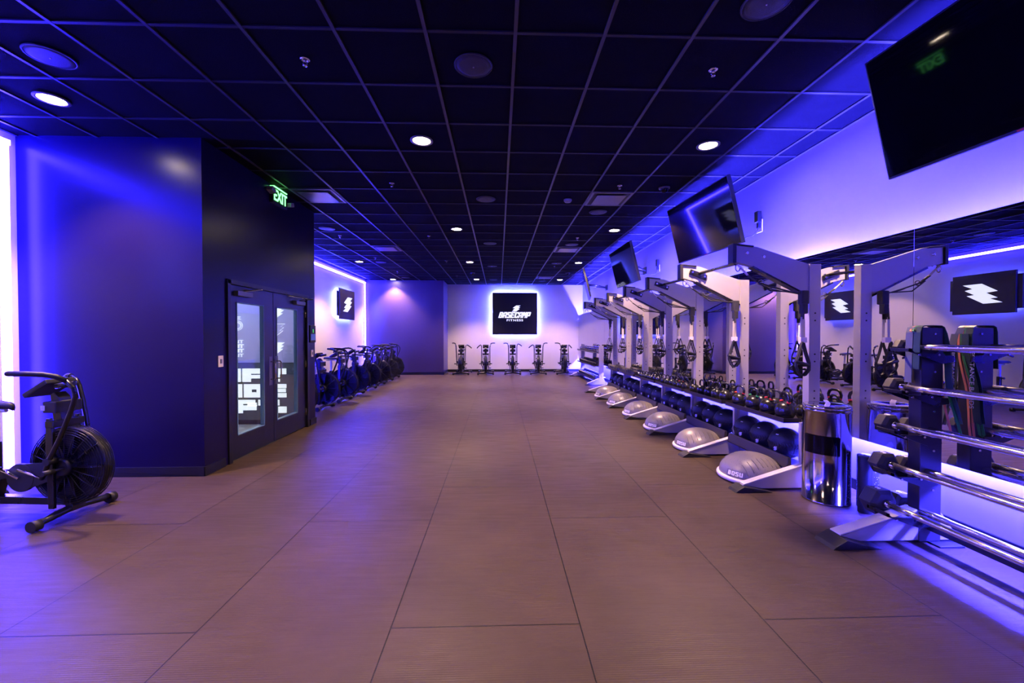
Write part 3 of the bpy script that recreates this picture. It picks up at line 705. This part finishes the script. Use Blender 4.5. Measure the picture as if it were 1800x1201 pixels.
# far dumbbell rack
RY0, RY1 = 12.1, 14.8
rk = thing('dumbbell_rack', 'three-shelf steel dumbbell rack at the far end of the mirrors', 'rack', (3.03, RY0, 0))
for y in (RY0, RY1):
    b = MB(); b.box(-.06, .07, y - .03 - RY0, y + .03 - RY0, .012, 1.17); u_ = b.build('upright', 'rig', rk, bevel=.004)
    b = MB(); [MB().tube([(.0, y - .035 - RY0, z), (0, y - .029 - RY0, z)], .009, 8).build('bolt', 'chromeb', u_) for z in (.2, .27, .5, .57, 1.0, 1.06)]
    b = MB(); b.prism([(-.42, .02), (-.42, .05), (-.06, .2), (.07, .2), (.13, .09), (.13, .02)], y - .028 - RY0, y + .028 - RY0, 'y'); f_ = b.build('foot', 'rig', rk, bevel=.003)
    b = MB(); b.prism([(-.41, .055), (-.07, .197), (-.07, .206), (-.41, .064)], y - .045 - RY0, y + .045 - RY0, 'y'); b.build('foot_cap', 'rigedge', f_)
    b = MB(); b.prism([(-.48, 0), (-.46, .03), (-.36, .04), (-.25, 0)], y - .07 - RY0, y + .05 - RY0, 'y').box(-.25, .14, y - .04 - RY0, y + .04 - RY0, 0, .02); b.build('foot_pad', 'rubber', f_)
shz = (.14, .55, .96)
for z in shz:
    b = MB(); b.prism([(-.20, z - .01), (-.20, z + .03), (-.19, z + .03), (-.19, z), (.15, z + .085), (.15, z + .075), (-.185, z - .01)], .03 , RY1 - RY0 - .03, 'y')
    b.box(-.06, -.02, .03, RY1 - RY0 - .03, z - .02, z + .0); b.build('shelf', 'tray', rk)
SH = ['bottom', 'middle', 'top']
for j, z in enumerate(shz):
    n = 14
    for i in range(n):
        s = (1.0, .88, .78)[j]
        y = RY0 + .10 + (RY1 - RY0 - .2) * (i + .5) / n
        o = place_proto(dbp, ('iron', 'black', 'bright')[j], (3.005, y, z + .05), 0, s * 1.0, '%s hex dumbbell, %s on the %s shelf of the far rack' % (('worn iron', 'black', 'bright steel')[j], ORD[i], SH[j]), 'dumbbells on the far rack')
        o.rotation_euler = (0, -math.atan(.085 / .34), 0)

# ------------------------------------------------------------ medicine balls
def medball(m):
    t = thing('medicine_ball', '', 'medicine ball'); r = .158
    MB().ball((0, 0, r), r, 32, 20).build('shell', m, t)
    b = MB()
    for zc in (.55, -.55):
        rr = r * math.cos(math.asin(zc)) + .0012
        b.tube([(rr * math.cos(a), rr * math.sin(a), r + r * zc) for a in [2 * PI * i / 36 for i in range(36)]], .002, 4, closed=True)
    b.tube([(0, (r + .001) * math.cos(a), r + (r + .001) * math.sin(a)) for a in [2 * PI * i / 36 for i in range(36)]], .002, 4, closed=True)
    for i in range(40):
        a = 2 * PI * i / 40; rr = r + .001
        b.tube([(rr * math.cos(a) * .985, rr * math.sin(a) * .985, r + .025), (rr * math.cos(a + .1), rr * math.sin(a + .1), r), (rr * math.cos(a) * .985, rr * math.sin(a) * .985, r - .025)], .0035, 4)
    b.build('stitching', 'rubber', t)
    return t
def on_ball(pl, r, az, el, cz):
    out = []
    d = V(math.cos(el) * math.cos(az), math.cos(el) * math.sin(az), math.sin(el)); right = V(0, 0, 1).cross(d).normalized(); up = d.cross(right)
    pts = []
    for x, y in pl:
        q = (d * r + right * x + up * y).normalized() * (r + .0025); pts.append((q.x, q.y, q.z + cz))
    return pts
def ball_logo(t, w, h, az, el):
    b = MB(); pl = bolt_poly(w, h)
    # triangulated fan by horizontal bands keeps the emblem curved with the ball
    A = on_ball(pl, .158, az, el, .158)
    b.add(A, [(0, 1, 11), (1, 10, 11), (1, 2, 3), (1, 3, 9), (1, 9, 10), (3, 8, 9), (3, 4, 5), (3, 5, 7), (3, 7, 8), (5, 6, 7)])
    b.build('bolt_emblem', 'logo', t)
    p = on_ball([(-.014, -.004), (.014, -.004), (.014, .006), (-.014, .006)], .158, az, el + .95, .158)
    b = MB(); b.add(p, [(0, 1, 2, 3)]); b.build('weight_print', 'logo', t)
mb0 = medball('ball'); ball_logo(mb0, .055, .05, PI + .42, -.28)
olive = medball('olive')
first = True
for bay in range(6):
    for i in range(3):
        o = mb0 if first else copy_tree(mb0); first = False
        y = D0 + DP * bay + .35 + .322 * (i) - (.0 if bay != 1 else -.0)
        o.location = (3.005, y + .0, .194); o.rotation_euler = (0, 0, random.uniform(-.12, .12))
        o['label'] = 'black leather medicine ball, %s of three in the %s rig bay' % (['nearest', 'middle', 'farthest'][i], TRAY[bay]); o['group'] = 'medicine balls on the lower trays'
olive.location = (3.03, D0 + DP + .118, .193); olive.scale = (.52, .52, .52)
tag(olive, 'small olive leather ball at the near end of the second rig bay', 'medicine ball')

# ------------------------------------------------------------ balance domes
def dome():
    t = thing('balance_trainer', '', 'balance dome')
    R_ = .325
    MB().lathe([(.0001, 0), (R_ - .03, 0), (R_ - .005, .012), (R_, .03), (R_ - .004, .046), (R_ - .02, .052)], n=48).build('platform_rim', 'domerim', t)
    prof = [(R_ - .018, .05)] + [((R_ - .025) * math.cos(a), .05 + .215 * math.sin(a)) for a in [PI / 2 * i / 12 for i in range(12)]] + [(.0001, .265)]
    MB().lathe(prof, n=48).build('dome_shell', 'dome', t)
    b = MB(); rd = R_ - .025
    def q(u, v, e=.002):     # u along, v across, on the ellipsoid
        zz = 1 - (u * u + v * v) / rd ** 2
        return (u, v, .05 + .215 * math.sqrt(max(0, zz)) + e)
    for s in (-1, 1):
        b = MB()
        for i in range(9):
            v = s * .14 ; u = -.2 + .05 * i
            pts = [q(u, s * (.135 + .02 * j)) for j in range(6) if u * u + (.135 + .02 * j) ** 2 < rd ** 2 * .97]
            if len(pts) > 1: b.tube(pts, .0035, 4)
        b.build('ridges', 'domedark', t)
    # name patch near the rim
    a0 = math.radians(205)
    def e(az, el): return V(rd * math.cos(az) * math.cos(el), rd * math.sin(az) * math.cos(el), .05 + .215 * math.sin(el))
    b = MB(); N = 10; vs = []
    for i in range(N + 1):
        az = a0 - .34 + .68 * i / N
        for el in (.06, .34): p = e(az, el); vs.append(tuple(p + V(math.cos(az), math.sin(az), .3).normalized() * .003))
    b.add(vs, [(2 * i, 2 * i + 2, 2 * i + 3, 2 * i + 1) for i in range(N)], True); pt = b.build('name_patch', 'domedark', t)
    for ch, da in zip('BOSU', (-.2, -.07, .06, .19)):
        az = a0 + da; p = e(az, .20); nrm = V(math.cos(az), math.sin(az), .28).normalized(); rg = V(-math.sin(az), math.cos(az), 0)
        block_text('name_letter', ch, .034, .042, 'logo', pt, frame(p + nrm * .005, rg, nrm.cross(rg)), shear=0, th=.0015)
    return t
dm = dome()
for k in range(6):
    o = dm if k == 0 else copy_tree(dm)
    o.location = (2.62, 4.18 + 1.12 * k, 0); o.rotation_euler = (0, 0, .1 * (-1) ** k)
    o['label'] = 'silver half-ball balance trainer, %s on the floor between rig feet' % (ORD[k] if k < 5 else 'farthest'); o['group'] = 'balance domes under the rig'

# ------------------------------------------------------------ wipe bin
t = thing('waste_bin', 'round polished steel bin with black slot beside the nearest rig post', 'bin', (2.943, 3.60, 0))
R_ = .182
MB().lathe([(R_ - .006, 0), (R_, .004), (R_, .02), (R_ - .004, .022), (R_ - .004, .80), (R_, .803), (R_, .825), (R_ - .004, .83)], n=56).build('body', 'steel', t)
MB().lathe([(R_ - .006, .83), (R_, .835), (R_, .855), (R_ - .012, .862), (R_ - .04, .858), (.05, .850), (.03, .848), (.0001, .848)], n=48).build('lid', 'chrome', t)
b = MB(); N = 14; vs = []
for i in range(N + 1):
    a = -3.26 + 1.55 * i / N
    for z in (.44, .60): vs.append(((R_ + .0015) * math.cos(a), (R_ + .0015) * math.sin(a), z))
b.add(vs, [(2 * i, 2 * i + 2, 2 * i + 3, 2 * i + 1) for i in range(N)], True); b.build('slot', 'screen', t)
b = MB(); b.ribbon([(.0, .0, .845), (.01, -.005, .87), (-.01, 0, .895)], .05, .006, (0, 1, 0)); b.build('wipe', 'plate', t)

# foam rollers behind the bin
t = thing('foam_roller', 'white speckled black foam roller standing under the mirror', 'foam roller', (3.165, 3.42, 0))
MB().lathe([(.03, 0), (.072, 0), (.075, .004), (.075, .446), (.072, .45), (.03, .45)], n=28).build('foam', 'speck', t)
MB().lathe([(.029, .001), (.035, .001), (.035, .451), (.029, .451)], n=20).build('core_tube', 'blackm', t)
t = thing('foam_roller', 'plain black foam roller standing between steel bin and speckled roller', 'foam roller', (3.06, 3.33, 0))
MB().lathe([(.03, 0), (.048, 0), (.05, .004), (.05, .466), (.048, .47), (.03, .47)], n=24).build('foam', 'blackm', t)
MB().lathe([(.024, .001), (.031, .001), (.031, .471), (.024, .471)], n=20).build('core_tube', 'rubber', t)

# ------------------------------------------------------------ barbell rack
BY = 2.86; RXc = 3.06
br = thing('barbell_rack', 'dark steel five-tier barbell rack in front of the near mirror', 'rack', (RXc, BY, 0))
tiers = [(2.85, .24, .105), (2.88, .525, .088), (2.90, .82, .078), (2.95, 1.10, .070), (2.995, 1.395, .058)]
for y in (0, -1.28):
    b = MB(); b.box(-.075, .085, y - .045, y + .045, .012, 1.535); u_ = b.build('upright', 'tray', br, bevel=.006)
    b = MB(); [MB().tube([(.02, y - .051, z), (.02, y - .044, z)], .008, 8).build('bolt', 'chromeb', u_) for z in (.38, .66, .94, 1.22, 1.49)]
    b = MB(); b.prism([(-.66, .02), (-.66, .055), (-.085, .23), (.085, .23), (.2, .06), (.2, .02)], y - .04, y + .04, 'y'); f_ = b.build('foot', 'rig', br, bevel=.003)
    b = MB(); b.prism([(-.65, .065), (-.09, .232), (-.09, .241), (-.65, .074)], y - .046, y + .046, 'y'); b.build('foot_cap', 'rigedge', f_, bevel=.002)
    b = MB(); b.prism([(-.76, 0), (-.74, .02), (-.66, .065), (-.50, .022), (-.40, 0)], y - .12, y + .06, 'y'); b.build('foot_pad', 'rubber', f_, bevel=.004)
    b = MB(); b.box(.0, .18, y - .12, y + .06, 0, .012); b.build('rear_pad', 'rubber', f_, bevel=.003)
    for (tx, tz, r) in tiers:
        x = tx - RXc
        b = MB(); y0, y1 = y - .085, y + .075
        b.prism([(x - .135, tz - .03), (x - .135, tz - .005), (x - .10, tz - .035), (x + .05, tz - .042), (x + .085, tz - .02), (x + .12, tz - .055), (x + .19, tz - .06), (x + .20, tz - .10), (x + .10, tz - .115)], y0, y0 + .012, 'y')
        b.prism([(x - .135, tz - .03), (x - .135, tz - .005), (x - .10, tz - .035), (x + .05, tz - .042), (x + .085, tz - .02), (x + .12, tz - .055), (x + .19, tz - .06), (x + .20, tz - .10), (x + .10, tz - .115)], y1 - .012, y1, 'y')
        b.box(x - .135, x - .12, y0, y1, tz - .03, tz - .008)
        h_ = b.build('saddle', 'black', br)
        b = MB(); [b.tube([(x + xx, y0 - .006, tz - .052), (x + xx, y0 + .001, tz - .052)], .008, 8) for xx in (-.07, .07)]; b.build('saddle_bolt', 'chromeb', h_)
b = MB(); b.box(-.02, .02, -1.24, -.04, .10, .16); b.build('cross_brace', 'tray', br)
def barbell(x, z, r, label):
    L = 1.36; t = thing('fixed_barbell', label, 'barbell', (x, BY - .64, z), 0, 'fixed barbells on the rack')
    b = MB(); b.tube([(0, -L / 2, 0), (0, -.42, 0), (0, -.419, 0), (0, .419, 0), (0, .42, 0), (0, L / 2, 0)], [.0225, .0225, .0195, .0195, .0225, .0225], 16); b.build('bar', 'barchrome', t)
    for s in (-1, 1):
        b = MB(); vs = []; Lh = r * 1.25
        y0 = s * (L / 2 + .03)
        for yy, rr in ((0, r * .72), (.018, r), (Lh - .02, r), (Lh, r * .8)):
            vs += [(rr * math.cos(PI / 3 * i), y0 + s * yy, rr * math.sin(PI / 3 * i)) for i in range(6)]
        fs = [tuple(range(6)), tuple(range(23, 17, -1))]
        for q in range(3):
            for i in range(6): fs.append((q * 6 + i, q * 6 + (i + 1) % 6, q * 6 + 6 + (i + 1) % 6, q * 6 + 6 + i))
        b.add(vs, fs); hd = b.build('head', 'hexr', t, bevel=.003)
        b = MB(); b.tube([(0, s * (L / 2 - .01), 0), (0, s * (L / 2 + .045), 0)], [.024, .03], 12); b.build('collar', 'chrome', t)
        if r > .07:
            mt = frame((0, y0 + s * Lh / 2, r * math.sin(PI / 3) + .0012), (1, 0, 0), (0, 1, 0))
            b = MB(); b.prism(bolt_poly(.05, .05), -.001, .001, 'z', mt); b.build('bolt_emblem', 'logo', hd)
tn = ['bottom', 'second lowest', 'middle', 'second highest', 'top']
for (tx, tz, r), nm in zip(tiers, tn):
    barbell(tx, tz, r, 'chrome barbell with black hex heads, front of the %s rack tier' % nm)
    barbell(tx + .155, tz - .012, r * .82, 'chrome barbell with black hex heads, rear of the %s rack tier' % nm)
# resistance bands draped over the rack upright
def band(x, y, m, w, drop, label, sway=0, txt=False, front=.22):
    t = thing('resistance_band', label, 'resistance band', (x, y, 1.54), 0, 'bands draped over the barbell rack post')
    # over the post top, both ends hanging
    xa, xb = -.092, .092
    pts = [(xa - .008, 0, -front), (xa - .004, 0, -front / 2), (xa, 0, -.04), (xa + .01, 0, -.004), (xa + .03, 0, .007), (0, 0, .009), (xb - .03, 0, .007), (xb - .01, 0, -.004), (xb + .005, sway * .05, -.05)]
    n = 8
    for i in range(1, n + 1): pts.append((xb + .005 + .012 * math.sin(i), sway * (.05 + .95 * (i / n) ** 1.2), -.05 - drop * i / n))
    b = MB(); b.ribbon(pts, w, .005, (0, 1, 0)); o = b.build('band_loop', m, t)
    q = [(p[0] + .014, p[1] + .012, p[2]) for p in pts[8:]]
    b = MB(); b.ribbon(q, w, .005, (0, 1, 0)); e = pts[-1]
    b.tube([(e[0], e[1], e[2]), (e[0] + .004, e[1] + .005, e[2] - .012), (e[0] + .014, e[1] + .012, e[2])], .004, 5); b.build('return_strand', m, t)
    if txt:
        text('band_lettering', 'RESISTANCE BANDS', .040, 'logo', o, frame((xb + .026, sway * .4 - .002, -.05 - drop * .5), (0, 0, -1), (0, -1, 0)), depth=.0006, sx=1.2)
band(RXc, BY - .03, 'bdkgreen', .045, .62, 'dark green resistance band hanging behind the rack post, nearest the front', -.10, True, .30)
band(RXc, BY + .025, 'bgrey', .050, .68, 'wide grey resistance band draped over the rack post', .10, False, .40)
band(RXc, BY + .012, 'borange', .013, .74, 'thin orange resistance band hanging from the rack post', -.10, False, .03)
band(RXc, BY - .004, 'bgreen', .016, .70, 'bright green resistance band over the top of the rack post', -.14, False, .03)

# ------------------------------------------------------------ air bikes
def arc(cx, cz, r, a0, a1, n, y=0): return [(cx + r * math.cos(a0 + (a1 - a0) * i / n), y, cz + r * math.sin(a0 + (a1 - a0) * i / n)) for i in range(n + 1)]
def bike():
    t = thing('air_bike', '', 'exercise bike')
    cz, r = .42, .315
    b = MB(); nn = 36
    for s in (-1, 1):
        for i in range(15):
            rr = .075 + (r - .075) * i / 14; yy = s * (.062 - .022 * (i / 14) ** 3)
            b.tube([(rr * math.cos(a), yy, cz + rr * math.sin(a)) for a in [2 * PI * q / nn for q in range(nn)]], .0013 if i < 11 else .0036, 4, closed=True)
        for i in range(20):
            a = 2 * PI * i / 20
            b.tube([(rr * math.cos(a), s * yy, cz + rr * math.sin(a)) for rr, yy in ((.07, .062), (.2, .060), (.28, .048), (r, .040))], .0032, 4)
    for i in range(5):
        yy = -.036 + .018 * i; b.tube([((r + .004) * math.cos(a), yy, cz + (r + .004) * math.sin(a)) for a in [2 * PI * q / nn for q in range(nn)]], .003, 4, closed=True)
    cage = b.build('fan_cage', 'black', t)
    b = MB()
    for i in range(9):
        a = 2 * PI * i / 9; mt = Matrix.Translation((0, 0, cz)) @ Matrix.Rotation(-a, 4, 'Y')
        b.box(.06, .27, -.022, .022, -.003, .003, mt)
    b.lathe([(.296, -.024), (.304, -.028), (.304, .028), (.296, .024), (.296, -.024)], n=36, mtx=Matrix.Translation((0, 0, cz)) @ Matrix.Rotation(PI / 2, 4, 'X'))
    b.tube([(0, -.05, cz), (0, .05, cz)], .06, 16); b.build('fan_blades', 'blackm', t)
    for s in (-1, 1):
        b = MB(); b.tube([(0, s * .060, cz), (0, s * .092, cz)], [.078, .062], 20); b.build('hub_cover', 'blackm', t)
    # fork posts
    for s in (-1, 1):
        b = MB(); b.prism([(-.075, .10), (-.03, .10), (-.03, .70), (-.05, .82), (-.085, .82), (-.09, .60)], s * .105 - .012, s * .105 + .012, 'y'); b.build('fork', 'black', t, bevel=.005)
    b = MB(); b.prism([(-.10, .74), (-.02, .74), (-.06, .98), (-.10, 1.02), (-.13, 1.0)], -.045, .045, 'y').box(-.09, -.02, -.12, .12, .745, .80); b.build('mast', 'black', t, bevel=.006)
    # console
    mt = Matrix.Translation((-.17, 0, 1.06)) @ Matrix.Rotation(-.55, 4, 'Y')
    b = MB(); b.box(-.13, .10, -.11, .11, -.018, .022, mt); c = b.build('console', 'blackm', t, bevel=.010)
    b = MB(); b.box(-.08, .06, -.075, .075, .022, .025, mt); b.build('display', 'screen', c)
    b = MB(); b.tube([(-.06, -.06, 1.07), (.06, -.03, 1.09)], .022, 8).build('bottle_holder', 'black', t)
    b = MB(); b.box(-.13, -.02, -.10, .10, .86, .95); b.build('receiver_box', 'blackm', t, bevel=.008)
    b = MB(); b.box(-.035, .0, -.02, .02, .0, .012, Matrix.Translation((-.105, -.092, .90)) @ Matrix.Rotation(PI / 2, 4, 'X')); b.build('badge', 'logo', t)
    # base: main rail, stabilisers
    b = MB(); b.box(-1.0, .02, -.035, .035, .10, .16); b.prism([(-.75, .16), (-.62, .16), (-.58, .30), (-.08, .40), (-.08, .46), (-.66, .36)], -.03, .03, 'y'); b.build('main_frame', 'black', t, bevel=.006)
    for xx, nm in ((.02, 'front_stabiliser'), (-1.0, 'rear_stabiliser')):
        b = MB(); b.tube([(xx, -.27, .055), (xx, -.2, .062), (xx, 0, .085), (xx, .2, .062), (xx, .27, .055)], .028, 10); b.box(xx - .03, xx + .03, -.05, .05, .06, .12)
        s_ = b.build(nm, 'black', t)
        for s in (-1, 1):
            b = MB(); b.tube([(xx, s * .255, .045), (xx, s * .31, .045)], .043, 14); b.build('end_cap', 'rubber', s_)
    # crank, chain guard, pedals
    b = MB(); b.tube([(-.36, -.075, .33), (-.36, -.045, .33)], .115, 24); b.prism([(-.36, .22), (-.02, .34), (-.02, .47), (-.36, .44)], -.072, -.05, 'y')
    b.build('chain_guard', 'blackm', t, bevel=.004)
    for s in (-1, 1):
        b = MB(); b.tube([(-.36, s * .08, .33), (-.36 + s * .14, s * .105, .33 - s * .09)], .014, 8); ck = b.build('crank_arm', 'chrome', t)
        b = MB(); b.box(-.36 + s * .14 - .05, -.36 + s * .14 + .05, s * .155 - .045, s * .155 + .045, .33 - s * .09 - .012, .33 - s * .09 + .012); b.build('pedal', 'rubber', ck, bevel=.006)
    # foot pegs
    b = MB(); b.tube([(.03, -.20, .42), (.03, .20, .42)], .011, 8); b.tube([(.03, -.24, .42), (.03, -.16, .42)], .02, 10).tube([(.03, .16, .42), (.03, .24, .42)], .02, 10); b.build('foot_pegs', 'rubber', t)
    # seat
    b = MB(); b.box(-.70, -.64, -.03, .03, .16, .60); b.build('seat_tube', 'black', t, bevel=.006)
    b = MB(); b.box(-.69, -.65, -.02, .02, .55, .86); b.tube([(-.80, 0, .86), (-.56, 0, .86)], .016, 8); b.build('seat_post', 'seatpost', t, bevel=.003)
    b = MB(); b.tube([(-.66, -.03, .57), (-.66, -.09, .57)], [.012, .024], 10); b.build('seat_knob', 'rubber', t)
    vs = []; prof = [(-.83, .085, .92), (-.80, .115, .93), (-.70, .105, .925), (-.60, .05, .92), (-.53, .028, .915), (-.50, .015, .90)]
    for x, w, z in prof: vs += [(x, -w, z - .02), (x, -w * .6, z + .012), (x, w * .6, z + .012), (x, w, z - .02), (x, w * .5, z - .04), (x, -w * .5, z - .04)]
    fs = [tuple(range(5, -1, -1)), tuple(range(30, 36))]
    for q in range(5):
        for i in range(6): fs.append((q * 6 + i, q * 6 + (i + 1) % 6, q * 6 + 6 + (i + 1) % 6, q * 6 + 6 + i))
    b = MB(); b.add(vs, fs, True); b.build('saddle', 'rubber', t)
    # moving handles: origin at the pivot
    for s in (-1, 1):
        b = MB()
        b.tube([(-.05, 0, -.14), (-.02, 0, -.08), (0, 0, 0), (.09, 0, .20), (.17, 0, .42), (.20, 0, .53), (.195, s * .01, .59), (.15, s * .03, .65)], .0165, 8)
        h = b.build('handlebar', 'black', t, loc=(-.02, s * .155, .49))
        b = MB(); b.tube([(.15, s * .03, .65), (.10, s * .055, .68), (.04, s * .09, .695), (-.04, s * .14, .70), (-.12, s * .18, .70)], .0205, 10); b.ball((-.12, s * .18, .70), .0205, 8, 6); b.build('grip', 'rubber', h)
        b = MB(); b.tube([(-.05, 0, -.13), (-.30, -s * .04, -.10)], .009, 8); b.build('push_rod', 'chrome', h)
        b = MB(); b.tube([(0, -s * .05, 0), (0, s * .02, 0)], .028, 12); b.build('pivot', 'blackm', h)
    return t
bk = bike()
spots = [(-3.487, 3.477, -.07, (.06, -.52), 'black air bike nearest the viewer, in front of the blue-lit wall')]
bn = ['mostly hidden by the entry block', 'second in the left row', 'third in the left row', 'fourth in the left row', 'fifth in the left row', 'sixth in the left row', 'seventh in the left row', 'last in the left row, nearest the corner']
for i in range(8):
    sw = [(.1, -.4), (-.5, .05), (.0, -.4), (-.30, -.0), (.0, -.35), (.05, -.35), (-.05, -.3), (.1, -.3)][i]
    spots.append((-3.46 - .013 * i + random.uniform(-.03, .03), 7.36 + .99 * i, -.12 + random.uniform(-.07, .07), sw, 'black air bike ' + bn[i]))
for i, px_ in enumerate((811, 854, 901, 946, 992)):
    sw = [(-.05, -.62), (-.62, -.05), (-.12, -.45), (-.60, -.05), (-.05, -.62)][i]
    spots.append(((px_ - 876.5) / F * 15.55, 15.40, -PI / 2 + random.uniform(-.05, .05), sw, ['leftmost air bike facing out from the end wall', 'air bike at the end wall, second from left', 'air bike at the end wall below the square sign', 'air bike at the end wall, second from right', 'rightmost air bike at the end wall, next to the dumbbell rack'][i]))
for i, (x, y, rz, sw, lb) in enumerate(spots):
    o = bk if i == 0 else copy_tree(bk)
    o.location = (x, y, 0); o.rotation_euler = (0, 0, rz); o['label'] = lb; o['group'] = 'air bikes'
    hs = [c for c in o.children if c.name.startswith('handlebar')]
    hs.sort(key=lambda c: c.location.y)
    for h, a in zip(hs, sw): h.rotation_euler = (0, a, 0)
